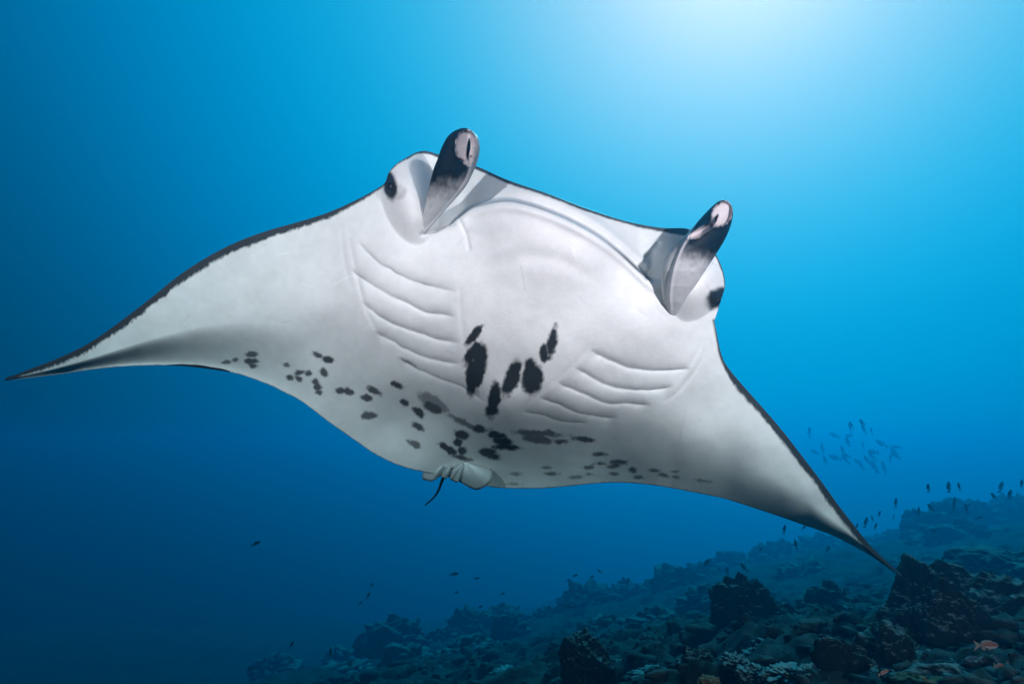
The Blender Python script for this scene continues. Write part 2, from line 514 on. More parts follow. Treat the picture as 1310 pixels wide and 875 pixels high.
NC, NR, ND = 980, 320, 44
svals = [0, 0.36, 0.43, 0.53, 0.685, 0.75, 0.78, 1.0]
uU = anchored(UP, [(6, 485), (485, 240), (544, 193.5), (612, 214), (880, 293), (926, 360), (911, 400), (1154, 738)], svals, NC)
uL = anchored(LO, [(6, 487), (524, 599.5), (572, 609), (628, 622.6), (756, 618.7), (838, 621), (858, 624), (1154, 739)], svals, NC)
vv = np.linspace(0, 1, NR)
vv = 0.35 * vv + 0.65 * (0.5 - 0.5 * np.cos(np.pi * vv)) * 1.0
PX = uU[None, :, 0] * (1 - vv[:, None]) + uL[None, :, 0] * vv[:, None]
PY = uU[None, :, 1] * (1 - vv[:, None]) + uL[None, :, 1] * vv[:, None]

# belly depth, metres from the camera along the view axis
DC = [(590, 285, 1.47), (640, 268, 1.40), (700, 285, 1.37), (760, 312, 1.39), (810, 352, 1.45),
      (690, 340, 1.385), (620, 330, 1.43), (760, 380, 1.43), (680, 420, 1.45), (660, 480, 1.54), (650, 525, 1.66), (645, 548, 1.84), (630, 575, 2.12), (610, 603, 2.40), (690, 580, 2.10), (690, 605, 2.34), (690, 622, 2.46),
      (560, 330, 1.47), (520, 380, 1.51), (480, 400, 1.56), (455, 320, 1.55), (540, 440, 1.58), (575, 490, 1.66), (600, 520, 1.74), (560, 530, 1.92), (510, 490, 1.76),
      (820, 420, 1.46), (780, 480, 1.54), (850, 480, 1.57), (885, 440, 1.55), (740, 530, 1.66), (820, 530, 1.67), (760, 555, 1.83), (840, 556, 1.76), (760, 590, 2.10), (820, 590, 1.96),
      (500, 250, 1.54), (530, 215, 1.56), (560, 215, 1.56), (600, 230, 1.50), (860, 350, 1.47), (900, 350, 1.52), (915, 330, 1.56), (860, 300, 1.52), (915, 400, 1.56),
      (455, 260, 1.59), (330, 302, 1.74), (250, 342, 1.86), (150, 415, 2.02), (60, 465, 2.16), (8, 486, 2.25),
      (420, 340, 1.63), (400, 400, 1.70), (330, 370, 1.78), (250, 395, 1.91), (170, 430, 2.03),
      (400, 440, 1.80), (330, 435, 1.88), (250, 438, 1.98), (180, 450, 2.07),
      (450, 500, 1.88), (400, 518, 1.94), (330, 487, 2.02), (240, 468, 2.06), (170, 468, 2.10), (90, 474, 2.19), (480, 577, 2.12), (500, 540, 2.01), (540, 600, 2.23), (550, 570, 2.12),
      (928, 465, 1.62), (990, 537, 1.78), (1050, 613, 1.96), (1100, 682, 2.14), (1152, 737, 2.30),
      (900, 520, 1.68), (960, 570, 1.81), (1030, 632, 1.99), (880, 565, 1.77), (940, 598, 1.91), (880, 595, 1.90), (950, 622, 1.99), (1030, 650, 2.08), (1080, 685, 2.17),
      (800, 615, 2.18), (880, 627, 2.08), (950, 644, 2.10), (1050, 679, 2.12), (1110, 706, 2.20)]
DC = np.array(DC)
q = np.column_stack([PX.ravel(), PY.ravel()])
D = tps(DC[:, :2] / 200, DC[:, 2], q / 200, smoothing=3e-3)
# the wings roll away from the camera towards their trailing edges
vr_ = np.tile(vv[:, None], (1, NC)).ravel()
def gsm(a, w=45):
    k = np.exp(-0.5 * (np.arange(-3 * w, 3 * w + 1) / w) ** 2); k /= k.sum()
    return np.tile(np.convolve(np.pad(a, 3 * w, mode='edge'), k, mode='valid')[None, :], (NR, 1)).ravel()
xm = ((uU + uL) / 2)[:, 0]
D += gsm(np.interp(xm, [0, 60, 130, 200, 330, 400, 470], [0, 0.03, 0.11, 0.15, 0.14, 0.06, 0]), 30) * smooth(0.55, 0.97, vr_)
D += gsm(np.interp(xm, [780, 860, 940, 1040, 1110, 1154], [0, 0.07, 0.20, 0.20, 0.09, 0])) * np.clip((vr_ - 0.55) / 0.45, 0, 1) ** 2.5
D0 = D.copy()

# --- head relief
lip = np.array([(575, 290), (588, 279), (602, 268), (625, 261), (650, 258), (680, 264), (720, 279), (760, 300), (790, 322), (815, 345), (828, 356), (836, 362)], float)
lipc = catmull(lip)
yl = np.interp(q[:, 0], lipc[:, 0], lipc[:, 1])
above = yl - q[:, 1]
inhead = smooth(562, 598, q[:, 0]) * smooth(866, 816, q[:, 0])
D += inhead * 0.048 * smooth(-0.5, 5.5, above)                       # mouth opening: upper jaw lies behind the lower lip
D += inhead * (-0.010 * np.exp(-((above + 6) / 7.0) ** 2))           # swollen lower lip
D += inhead * 0.012 * smooth(4, 40, above)
D += -0.010 * inhead * np.exp(-((above - 17) / 7.0) ** 2) * smooth(640, 680, q[:, 0])  # tooth band of the upper jaw
# groove running down from each mouth corner
def seg_dist(q, poly):
    """signed distance (positive on the right-hand / lower side when going left to right) and arc parameter"""
    best = np.full(len(q), 1e9); sgn = np.zeros(len(q)); par = np.zeros(len(q))
    ln = np.hypot(*np.diff(poly, axis=0).T); tot = ln.sum(); acc = 0
    for a, b, l in zip(poly[:-1], poly[1:], ln):
        ab = b - a
        t = np.clip(((q - a) @ ab) / (l * l), 0, 1)
        pr = a + t[:, None] * ab
        d = np.hypot(*(q - pr).T)
        m = d < best
        best = np.where(m, d, best)
        cr = ab[0] * (q[:, 1] - a[1]) - ab[1] * (q[:, 0] - a[0])
        sgn = np.where(m, np.sign(cr), sgn)
        par = np.where(m, (acc + t * l) / tot, par)
        acc += l
    return best * sgn, par

def local(poly, pad=40):
    lo = poly.min(0) - pad; hi = poly.max(0) + pad
    return np.where((q[:, 0] > lo[0]) & (q[:, 0] < hi[0]) & (q[:, 1] > lo[1]) & (q[:, 1] < hi[1]))[0]

# eye lobes
def lobe(cx, cy, rx, ry, ang, amp, pw=0.6):
    a = math.radians(ang)
    dx, dy = q[:, 0] - cx, q[:, 1] - cy
    u = dx * math.cos(a) + dy * math.sin(a)
    w = -dx * math.sin(a) + dy * math.cos(a)
    r2 = (u / rx) ** 2 + (w / ry) ** 2
    return -amp * np.maximum(0, 1 - r2) ** pw
D += lobe(524, 247, 37, 68, -12, 0.095, 1.25)
D += lobe(900, 360, 32, 58, 32, 0.085, 1.25)
D += lobe(505, 236, 12, 18, 10, 0.012, 1.5)
D += lobe(916, 376, 12, 16, 25, 0.012, 1.5)
# gentle swelling folds on the throat
D += 0.006 * np.exp(-(((q[:, 1] - 328 - 0.0045 * (q[:, 0] - 680) ** 2) / 11.0) ** 2)) * smooth(600, 640, q[:, 0]) * smooth(790, 720, q[:, 0])
D += 0.006 * np.exp(-(((q[:, 1] - 300 - 0.10 * (q[:, 0] - 600)) / 9.0) ** 2)) * smooth(520, 560, q[:, 0]) * smooth(640, 600, q[:, 0])

gills = [[(455, 305), (479, 330), (521, 356), (545, 365), (588, 375)], [(446, 341), (485, 369), (545, 397), (587, 407)], [(460, 385), (499, 410), (554, 430), (592, 437)],
         [(479, 421), (526, 449), (562, 461), (593, 466)], [(510, 457), (540, 475), (595, 497), (622, 517)],
         [(752, 445), (776, 460), (809, 471), (847, 473), (886, 472)], [(732, 469), (765, 487), (798, 496), (842, 497), (864, 494)], [(710, 488), (737, 501), (765, 511), (792, 516), (836, 517)],
         [(688, 505), (715, 519), (743, 529), (792, 534)], [(665, 524), (691, 530), (718, 538), (754, 543)]]
gamp = [0.010, 0.013, 0.013, 0.012, 0.010, 0.015, 0.015, 0.014, 0.012, 0.009]
groove = np.zeros(len(q))  # dark slit interiors together with the shade painted into them
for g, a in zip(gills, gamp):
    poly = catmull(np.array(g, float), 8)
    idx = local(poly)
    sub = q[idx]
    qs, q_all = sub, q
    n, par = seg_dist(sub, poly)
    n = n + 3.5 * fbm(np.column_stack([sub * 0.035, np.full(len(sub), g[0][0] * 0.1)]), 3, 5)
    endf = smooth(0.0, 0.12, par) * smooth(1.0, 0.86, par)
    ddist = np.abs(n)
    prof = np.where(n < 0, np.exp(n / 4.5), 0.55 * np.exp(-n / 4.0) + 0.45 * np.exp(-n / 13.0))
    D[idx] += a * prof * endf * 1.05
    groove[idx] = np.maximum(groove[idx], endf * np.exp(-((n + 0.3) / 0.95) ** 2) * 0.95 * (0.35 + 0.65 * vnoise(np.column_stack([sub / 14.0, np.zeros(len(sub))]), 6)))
# mouth gap and thin lip shade, painted darker towards the right corner
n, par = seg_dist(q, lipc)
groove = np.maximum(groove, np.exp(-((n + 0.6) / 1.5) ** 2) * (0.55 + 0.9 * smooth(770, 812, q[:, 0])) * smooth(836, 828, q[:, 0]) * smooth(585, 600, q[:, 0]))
# inner gill corner folds
for poly in ([(588, 372), (590, 405), (594, 437), (598, 468), (620, 515)], [(756, 443), (735, 466), (712, 486), (690, 503), (668, 523)]):
    poly = np.array(poly, float); idx = local(poly)
    n, par = seg_dist(q[idx], poly)
    D[idx] += 0.0018 * np.exp(-(n / 4.0) ** 2)
# outer gill fold lines along the wing root
for poly, am in (([(445, 285), (452, 330), (470, 400), (500, 450)], 0.004), ([(905, 440), (893, 468), (868, 500), (840, 520)], 0.004), ([(898, 435), (885, 462), (862, 490)], 0.0025), ([(436, 280), (440, 330), (452, 375)], 0.0025)):
    poly = catmull(np.array(poly, float), 8); idx = local(poly)
    n, par = seg_dist(q[idx], poly)
    D[idx] += am * np.exp(-(n / 3.0) ** 2) * np.sin(np.pi * np.clip(par, 0, 1))
# creases by the mouth corners
for poly, am in (([(828, 330), (836, 318), (842, 312)], 0.010), ([(834, 325), (832, 345), (826, 356)], 0.010), ([(588, 282), (596, 300), (600, 318)], 0.006), ([(540, 300), (556, 296), (580, 286)], 0.008),
                 ([(806, 370), (812, 395), (826, 405)], 0.0015), ([(835, 375), (840, 395), (850, 405)], 0.0015)):
    poly = np.array(poly, float); idx = local(poly)
    n, par = seg_dist(q[idx], poly)
    D[idx] += am * np.exp(-(n / 2.6) ** 2)
# soft muscle undulation
q3 = np.column_stack([q / 60.0, np.zeros(len(q))])
D += 0.006 * fbm(q3, 3, 77) * smooth(0, 0.12, np.tile(vv[:, None], (1, NC)).ravel())

VV = np.tile(vv[:, None], (1, NC)).ravel()
ventral = unproject(q[:, 0], q[:, 1], D)

# --- dorsal side
dors_dir = cam_vec(0.195, 0.725, 0.66)
dors_dir /= np.linalg.norm(dors_dir)
rowd = np.linspace(0, NR - 1, ND).round().astype(int)[1:-1]
V3 = ventral.reshape(NR, NC, 3)
s_ = np.linspace(0, 1, NC)
tmax = np.interp(s_, [0, 0.08, 0.2, 0.33, 0.42, 0.5, 0.6, 0.7, 0.76, 0.85, 0.94, 1], [0.004, 0.015, 0.03, 0.08, 0.19, 0.27, 0.28, 0.22, 0.14, 0.05, 0.02, 0.004])
vr = vv[rowd]
prof = np.sin(np.pi * vr) ** 0.9 * (1 - 0.35 * vr)
VVd = np.tile(vv[:, None], (1, NC)).ravel()
top_ext = (D - D0).reshape(NR, NC)[0]
Dd = D0.reshape(NR, NC) + np.maximum(top_ext, 0)[None, :] * smooth(0.75, 0.3, vv)[:, None]
dors = unproject(PX[rowd], PY[rowd], Dd[rowd])
# dorsal starts from a smoothed chord between the two edges so belly relief does not print through
dors = dors + (tmax[None, :] * prof[:, None] + 0.010 * np.sin(np.pi * vr)[:, None])[..., None] * dors_dir
verts = np.concatenate([ventral, dors.reshape(-1, 3)])

# --- colours
N = len(q)
white = np.array([0.76, 0.755, 0.75])
dark = np.array([0.030, 0.034, 0.037])
colr = np.tile(white, (N, 1))
nz = fbm(np.column_stack([q / 9.0, np.zeros(N)]), 3, 101)
nz2 = fbm(np.column_stack([q / 3.5, np.zeros(N)]), 2, 131)
mask = np.zeros(N)
spots = [(607, 428, 6, 16, 38, 1), (604, 453, 7.5, 17, 30, 1), (612, 470, 10, 30, 8, 1), (604, 480, 9, 26, 2, 1), (632, 510, 8.5, 24, 12, 1), (629, 524, 9, 8, 0, 1), (654, 484, 10, 25, 20, 1), (681, 484, 13, 22, 2, 1), (679, 470, 8, 13, 0, 1),
         (706, 437, 6, 21, 10, 1), (696, 452, 5.5, 11, 5, 1),
         (322, 454, 7, 3.5, 0, .85), (321, 462, 8, 4, 0, .9), (324, 468, 6, 3, 10, .9), (290, 463, 6, 2.5, -10, .8), (300, 460, 4.5, 2.5, 0, .8), (367, 467, 4, 3, 20, .8), (371, 483, 6, 3.5, 15, .9), (383, 477, 6.5, 4, 0, .9),
         (394, 478, 5.5, 4.5, 0, .9), (382, 485, 6, 4, 25, .9), (403, 488, 5.5, 4, 20, .9), (406, 495, 4.5, 4.5, 0, .9), (407, 502, 5, 3, 20, .9), (407, 454, 7, 3.5, 20, .9), (420, 460, 8, 4.5, 15, .95), (414, 477, 6.5, 5, 30, .9),
         (436, 500, 7, 4, 8, .9), (445, 501, 7, 4.5, 8, .9), (479, 500, 9, 4, 28, .9), (470, 509, 7.5, 3.7, 15, .9), (468, 532, 7, 5, 0, .85), (476, 531, 7, 4.5, 10, .85), (509, 493, 8.5, 4.2, 28, .95), (517, 515, 7, 4.2, 30, .95),
         (535, 527, 9.5, 5, 38, .95), (535, 546, 8, 4.2, 28, .9), (532, 569, 10, 4, 25, .8), (553, 515, 25, 9, 32, .62), (554, 522, 13, 6.5, 25, .9), (594, 541, 26, 3.5, 27, .75), (616, 549, 11, 5, 10, .95), (591, 556, 10, 6, 15, .95),
         (586, 566, 6.5, 5, 0, .95), (592, 577, 7, 6.5, 0, .95), (576, 576, 14, 5, 28, .95), (590, 585, 14, 3.5, 12, .9), (521, 463, 9, 1.8, 25, .6),
         (636, 557, 11, 5, 10, 1), (642, 565, 13, 6, 10, 1), (647, 572, 17, 4, 3, 1), (622, 578, 13, 5, 5, .97), (632, 584, 9, 5, 10, .97), (689, 554, 31, 4.5, 4, .8), (688, 562, 18, 6, 5, .8), (717, 565, 9, 3, 2, .85), (747, 562, 14, 3.2, 6, .9),
         (767, 581, 8.5, 2.7, 5, .85), (768, 593, 6.5, 2.6, 0, .8), (792, 591, 12, 3, 3, .85), (790, 595, 7, 3, 0, .85), (784, 597, 6, 2.2, 0, .8), (809, 601, 6, 4, 10, .85), (752, 598, 6.5, 2.2, 0, .75), (785, 606, 6, 2.3, 5, .75), (817, 610, 5.5, 2.3, 5, .75),
         (705, 606, 9, 3.2, 0, .75), (699, 598, 6.5, 2, 0, .6), (738, 610, 7, 1.7, 0, .6), (753, 606.5, 4.5, 2, 0, .6), (660, 606, 7, 2.2, 0, .6), (838, 602, 8, 2.2, 3, .75), (850, 608, 9, 3, 12, .75), (865, 610, 7, 2, 0, .65), (863, 603, 4.5, 1.7, 0, .65), (901, 615, 11, 2.3, 6, .6),
         (177, 474, 2, 2, 0, .4), (655, 619, 8, 1.5, 0, .5)]
for (cx, cy, rx, ry, ang, al) in spots:
    R = max(rx, ry) * 1.7 + 4
    idx = np.where((np.abs(q[:, 0] - cx) < R) & (np.abs(q[:, 1] - cy) < R))[0]
    a = math.radians(ang)
    if True:
        dx, dy = q[idx, 0] - cx, q[idx, 1] - cy
        u = dx * math.cos(a) + dy * math.sin(a); w = -dx * math.sin(a) + dy * math.cos(a)
    mr_ = min(rx, ry)
    r = np.sqrt((u / rx) ** 2 + (w / ry) ** 2)
    sd = (r - 1) * mr_ + 2.4 * nz[idx] * min(1, mr_ / 5) + 1.3 * nz2[idx]
    e = 1.0 + 0.12 * mr_
    mask[idx] = np.maximum(mask[idx], al * (1 - smooth(-e, e, sd)))
# dark ragged leading edge
uc = catmull(UP)
left = uc[uc[:, 0] < 497]; right = uc[(uc[:, 1] > 410) & (uc[:, 0] > 905)]
rag = 2.0 * fbm(np.column_stack([q / 22.0, np.zeros(N)]), 3, 55) + 1.2 * nz2 + 1.9 * fbm(np.column_stack([q[:, 0] / 2.6, q[:, 1] / 6.0, np.zeros(N)]), 2, 58)
for seg, wk in ((left, ([0, 20, 80, 250, 330, 420, 450, 500], [4, 5, 8, 9.5, 10, 7, 4, 2.0])), (right, ([900, 915, 925, 940, 1000, 1060, 1110, 1154], [1.5, 2, 4, 8.5, 9, 8.5, 8, 6]))):
    poly = seg[::3]
    lo = poly.min(0) - 30; hi = poly.max(0) + 30
    idx = np.where((q[:, 0] > lo[0]) & (q[:, 0] < hi[0]) & (q[:, 1] > lo[1]) & (q[:, 1] < hi[1]))[0]
    n, par = seg_dist(q[idx], poly)
    wd = np.interp(q[idx, 0], *wk)
    sd = np.abs(n) - wd + rag[idx] * np.clip(wd / 8, 0.15, 1) * (1.0 if seg is left else 0.6)
    mask[idx] = np.maximum(mask[idx], 0.98 * (1 - smooth(-2.3, 2.3, sd)))
# dark rim along the top of the head and the trailing edge
headrow = np.abs(q[:, 1] - np.tile(uU[None, :, 1], (NR, 1)).ravel())
hx = q[:, 0]
rimw = np.interp(hx, [490, 505, 540, 575, 612, 700, 800, 850, 870, 890, 905, 930], [1.5, 1.5, 3, 5, 4.5, 3.5, 3, 5, 9, 9, 2.5, 2.5])
ontop = (hx > 488) & (hx < 930) & (q[:, 1] < 395)
mask = np.where(ontop, np.maximum(mask, 0.96 * (1 - smooth(rimw - 1.5, rimw + 1.5, headrow + 0.8 * nz2))), mask)
trail = np.abs(q[:, 1] - np.tile(uL[None, :, 1], (NR, 1)).ravel())
mask = np.maximum(mask, 0.7 * (1 - smooth(0.3, 1.6, trail + 0.6 * nz2)))
# dark smudge round each eye
def ell(cx, cy, rx, ry, ang):
    a = math.radians(ang); dx, dy = q[:, 0] - cx, q[:, 1] - cy
    return np.sqrt(((dx * math.cos(a) + dy * math.sin(a)) / rx) ** 2 + ((-dx * math.sin(a) + dy * math.cos(a)) / ry) ** 2)
for e_ in ((499, 238, 9.5, 21, -10), (919, 381, 17, 12.5, -45), (507, 246, 12, 11, 0), (914, 386, 10, 11, 0)):
    r = ell(*e_) + 0.25 * nz
    al = 0.98 if e_[3] != 11 else 0.30
    mask = np.maximum(mask, al * (1 - smooth(0.70, 1.22, r)))
eyed = np.minimum(ell(499, 238, 14, 26, -10), ell(919, 381, 20, 18, -45))
ink = np.where(eyed < 1, 0.35, 1.0)
colr = colr * (1 - mask[:, None]) + dark * (mask * ink)[:, None]
colr *= (1 - 0.13 * inhead * smooth(0, 7, above))[:, None]            # upper jaw darker above the lip
colr *= (1 - np.clip(0.75 * groove, 0, 0.93))[:, None]  # slit and lip shade goes into the skin colour
scr = np.zeros(N)
rs = np.random.default_rng(5)
for k in range(46):                      # old scratches and mating scars
    i0 = rs.integers(N); a = rs.uniform(-0.9, 0.9) + (0.6 if q[i0, 0] > 650 else -0.2); ln = rs.uniform(6, 34)
    x0, y0 = q[i0]; dxs, dys = math.cos(a), math.sin(a)
    idx = np.where((np.abs(q[:, 0] - x0) < ln) & (np.abs(q[:, 1] - y0) < ln))[0]
    u = (q[idx, 0] - x0) * dxs + (q[idx, 1] - y0) * dys
    w = -(q[idx, 0] - x0) * dys + (q[idx, 1] - y0) * dxs + 0.004 * u * u * rs.uniform(-1, 1)
    scr[idx] += rs.choice([-1, -1, 1]) * rs.uniform(0.05, 0.16) * np.exp(-(w / 0.9) ** 2) * (np.abs(u) < ln / 2)
colr *= (1 + scr)[:, None]
colr *= (1 + 0.05 * fbm(np.column_stack([q / 7.0, np.zeros(N)]), 4, 241))[:, None]
colr *= (1 + 0.07 * fbm(np.column_stack([q / 35.0, np.zeros(N)]), 4, 201))[:, None]
cdors = np.tile(np.array([0.02, 0.023, 0.027]), (len(rowd) * NC, 1))
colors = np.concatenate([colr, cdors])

fv = grid_faces(NR, NC)
# ventral faces face the camera; dorsal stitched to first and last ventral rows
idx_rows = [np.arange(NC)] + [N + r * NC + np.arange(NC) for r in range(len(rowd))] + [(NR - 1) * NC + np.arange(NC)]
fd = []
for a, b in zip(idx_rows[:-1], idx_rows[1:]):
    fd.append(np.column_stack([a[:-1], b[:-1], b[1:], a[1:]]))
faces = np.concatenate([fv[:, ::-1], np.concatenate(fd)[:, ::-1]])

manta = bpy.data.objects.new('manta_ray', None)
manta.empty_display_size = 0.3
col.objects.link(manta)
manta.location = P(640, 480, 1.75)
bpy.context.view_layer.update()
tag(manta, 'large white bellied manta ray with black spots gliding above the reef', 'manta ray')
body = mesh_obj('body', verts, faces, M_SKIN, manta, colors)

# --- cephalic fins: rolled horns, open at the tip
def cephalic(pairs, depth, opening, slit, edge, dark_y, label, lean):
    """pairs: left and right outline pixels from the base to the tip; opening/slit: (cx, cy, rx, ry, angle)"""
    pr = np.array([(*a, *b) for a, b in pairs], float)
    c = catmull(pr, 14)
    NT, NP = len(c), 160
    tt = np.linspace(0, 1, NT)
    dd = np.interp(tt, np.linspace(0, 1, len(depth)), depth)
    ang = np.linspace(0, 2 * math.pi, NP, endpoint=False)
    mid = (c[:, :2] + c[:, 2:]) / 2; half = (c[:, 2:] - c[:, :2]) / 2
    hl = np.hypot(*half.T)
    # an egg-shaped section, fuller towards the outer side
    X = mid[:, None, 0] + half[:, None, 0] * np.cos(ang)[None]
    Y = mid[:, None, 1] + half[:, None, 1] * np.cos(ang)[None]
    dep = 0.85 * hl[:, None] * np.sin(ang)[None] / F * dd[:, None]
    xx, yy = X.ravel(), Y.ravel()
    front = (np.sin(np.tile(ang, NT)) < 0.02)
    def ell2(e, x, y):
        a_ = math.radians(e[4]); dx, dy = x - e[0], y - e[1]
        return np.sqrt(((dx * math.cos(a_) + dy * math.sin(a_)) / e[2]) ** 2 + ((-dx * math.sin(a_) + dy * math.cos(a_)) / e[3]) ** 2)
    D_ = np.repeat(dd, NP) + dep.ravel()
    nn = fbm(np.column_stack([xx / 5, yy / 5, np.zeros(len(xx))]), 3, 31)
    n2 = fbm(np.column_stack([xx / 2.2, yy / 7, np.zeros(len(xx))]), 2, 37)
    op = np.full(len(xx), 9.0)
    for e in opening:
        op = np.minimum(op, ell2(e, xx, yy))
    inside = np.where(front, 1 - smooth(0.80, 1.02, op), 0)
    D_ += inside * 0.030 * (0.35 + 0.65 * np.maximum(0, 1 - op ** 2))
    D_ += np.where(front, -0.005 * np.exp(-((op - 1.08) / 0.12) ** 2), 0)          # rolled rim
    sl = np.where(front, 1 - smooth(0.5, 1.1, ell2(slit, xx, yy) + 0.3 * nn), 0)
    D_ += sl * 0.018
    n_, par = seg_dist(np.column_stack([xx, yy]), catmull(np.array(edge, float), 6))
    ridge_ = np.where(front, np.exp(-(n_ / 2.2) ** 2), 0)
    D_ += -0.006 * ridge_ + np.where(front, 0.005 * smooth(0.5, 6, -lean * n_) * np.exp(-np.abs(n_) / 14), 0)
    pts = unproject(xx, yy, D_)
    # colours: black outer side, grey base, pale inside
    yb = yy + 6 * nn + 3 * n2
    dk = smooth(dark_y[1], dark_y[0], yb + lean * 0.25 * (xx - mid[:, 0].mean()))
    C = np.tile(np.array([0.54, 0.55, 0.56]), (len(xx), 1)) * (1 + 0.12 * nn)[:, None]
    C = C * (1 - dk[:, None]) + np.array([0.007, 0.009, 0.011]) * dk[:, None]
    far_side = smooth(0.0, 4.0, -lean * n_) * front * np.where(n_ * lean < 0, 1, 0)
    C = C * (1 - 0.55 * far_side[:, None]) + np.array([0.45, 0.46, 0.48]) * 0.55 * far_side[:, None]
    C = C * (1 - 0.85 * ridge_[:, None]) + np.array([0.55, 0.54, 0.56]) * 0.85 * ridge_[:, None]
    ins = np.where(front, 1 - smooth(0.84, 1.06, op + 0.20 * nn + 0.12 * n2), 0)
    C = C * (1 - ins[:, None]) + np.array([0.52, 0.47, 0.48]) * ins[:, None]
    C = C * (1 - 0.93 * sl[:, None]) + np.array([0.02, 0.02, 0.025]) * 0.93 * sl[:, None]
    cap = unproject(mid[-1, 0], mid[-1, 1] - 0.6, dd[-1])[None]
    V = np.concatenate([pts, cap])
    C = np.concatenate([C, C[-1:]])
    f = grid_faces(NT, NP, wrap=True)
    top = (NT - 1) * NP
    tri = np.array([(top + j, top + (j + 1) % NP, len(pts)) for j in range(NP)])
    q4 = np.concatenate([f[:, [0, 1, 2]], f[:, [0, 2, 3]], tri])
    o = mesh_obj('cephalic_fin', V, q4, M_SKIN, manta, C)
    o['label'] = label
    return o

cephalic([((539.5, 303), (541, 304)), ((540, 284), (556, 285)), ((544, 262), (576, 262)), ((549, 238), (595, 240)), ((554.5, 217), (606, 219)), ((560, 203), (611.5, 204)), ((565, 189), (614, 189)), ((572, 176), (611.5, 176)), ((580, 168.5), (605, 168.5)), ((589, 164.5), (598, 164.5))],
         [1.49, 1.455, 1.42, 1.39, 1.365, 1.35, 1.335, 1.325, 1.32, 1.318],
         [(596.5, 187, 13.5, 21, 3), (600, 204, 6, 9, 10)], (599, 192, 2.6, 14, 6), [(602, 206), (601, 220), (593, 238), (575, 262), (556, 284), (541, 300)], (222, 262),
         'rolled cephalic fin with black outer side on the left of the mouth', 1)
cephalic([((855, 405), (866, 405)), ((849, 387), (876, 387)), ((846, 366), (889, 367)), ((846, 346), (902, 347)), ((852, 327), (915, 327)), ((866, 311), (926, 309)), ((881, 297), (933, 294)), ((895, 281), (937, 280)), ((907, 268), (937.5, 268)), ((917, 259), (933, 259)), ((923, 256), (928, 256))],
         [1.50, 1.46, 1.43, 1.41, 1.40, 1.39, 1.38, 1.375, 1.37, 1.368, 1.366],
         [(923.5, 274, 12.5, 18, 28), (896, 297, 17, 5.5, -28)], (913, 283, 3.0, 11, 32), [(882, 301), (872, 318), (862, 345), (857, 375), (858, 400)], (314, 352),
         'rolled cephalic fin with black outer side on the right of the mouth', -1)

# --- eyes
def ball(name, c, r, mat, parent, scale=(1, 1, 1)):
    v, f = ICO[3]
    return mesh_obj(name, v * r * np.array(scale) + np.array(c), f, mat, parent)
def surf(px, py):
    return ventral[np.argmin((q[:, 0] - px) ** 2 + (q[:, 1] - py) ** 2)]
ball('eye', surf(500, 239) + cam_vec(0.002, 0, 0.008), 0.013, M_EYE, manta)
ball('eye', surf(919, 384) + cam_vec(-0.004, 0, 0.008), 0.013, M_EYE, manta)

# --- pelvic fins and tail
def leaf(name, outline, depth0, depth1, colr, parent, curl=0.03, label=None):
    """thin closed lobe: outline pixels from root side round to root side, root first and last"""
    o = np.array(outline, float)
    root = (o[0] + o[-1]) / 2
    oc = catmull(o, 8)
    K = 10
    rows = []
    for k in range(K + 1):
        f = k / K
        p = root + (oc - root) * f
        h = depth0 + (depth1 - depth0) * f - curl * math.sin(math.pi * f)
        th_ = np.linspace(0, 1, len(p))
        h = h + 0.020 * f * np.sin(th_ * 15 + outline[0][0]) * np.sin(math.pi * th_)        # frilled margin
        p = p + (0.9 * f * np.sin(th_ * 31))[:, None] * np.array([0.4, 1.0])
        rows.append(unproject(p[:, 0], p[:, 1], h))
    A = np.concatenate(rows)
    nrm = cam_vec(0, 0.2, 1)
    prof = np.concatenate([np.full(len(oc), 0.004 * (1 - (k / K) ** 2) + 0.0015) for k in range(K + 1)])
    B = A + prof[:, None] * nrm
    n = len(oc)
    f0 = grid_faces(K + 1, n); f1 = grid_faces(K + 1, n, len(A))[:, ::-1]
    e = np.array([(K * n + j, K * n + j + 1, len(A) + K * n + j + 1, len(A) + K * n + j) for j in range(n - 1)])
    C = np.tile(np.array(colr), (2 * len(A), 1))
    for off_ in (0, len(A)):
        C[off_ + (K) * n: off_ + (K + 1) * n] = (0.24, 0.27, 0.27)
    r = mesh_obj(name, np.concatenate([A, B]), np.concatenate([f0, f1, e]), M_SKIN, parent, C)
    return r
leaf('pelvic_fin', [(566, 588), (556, 584), (547, 586), (542, 598), (540, 612), (549, 615), (562, 611), (574, 600), (572, 590)], 2.27, 2.36, (0.40, 0.43, 0.44), manta)
leaf('pelvic_fin', [(592, 592), (584, 594), (576, 604), (590, 618), (606, 625), (620, 624), (629, 612), (629, 602), (612, 594), (600, 592)], 2.27, 2.36, (0.40, 0.43, 0.44), manta)
leaf('clasper', [(590, 592), (580, 594), (574, 604), (577, 614), (585, 616), (592, 606), (594, 596)], 2.25, 2.33, (0.40, 0.43, 0.44), manta, 0.02)
leaf('clasper', [(574, 596), (567, 599), (563, 607), (568, 612), (575, 609), (578, 600)], 2.25, 2.33, (0.40, 0.43, 0.44), manta, 0.02)

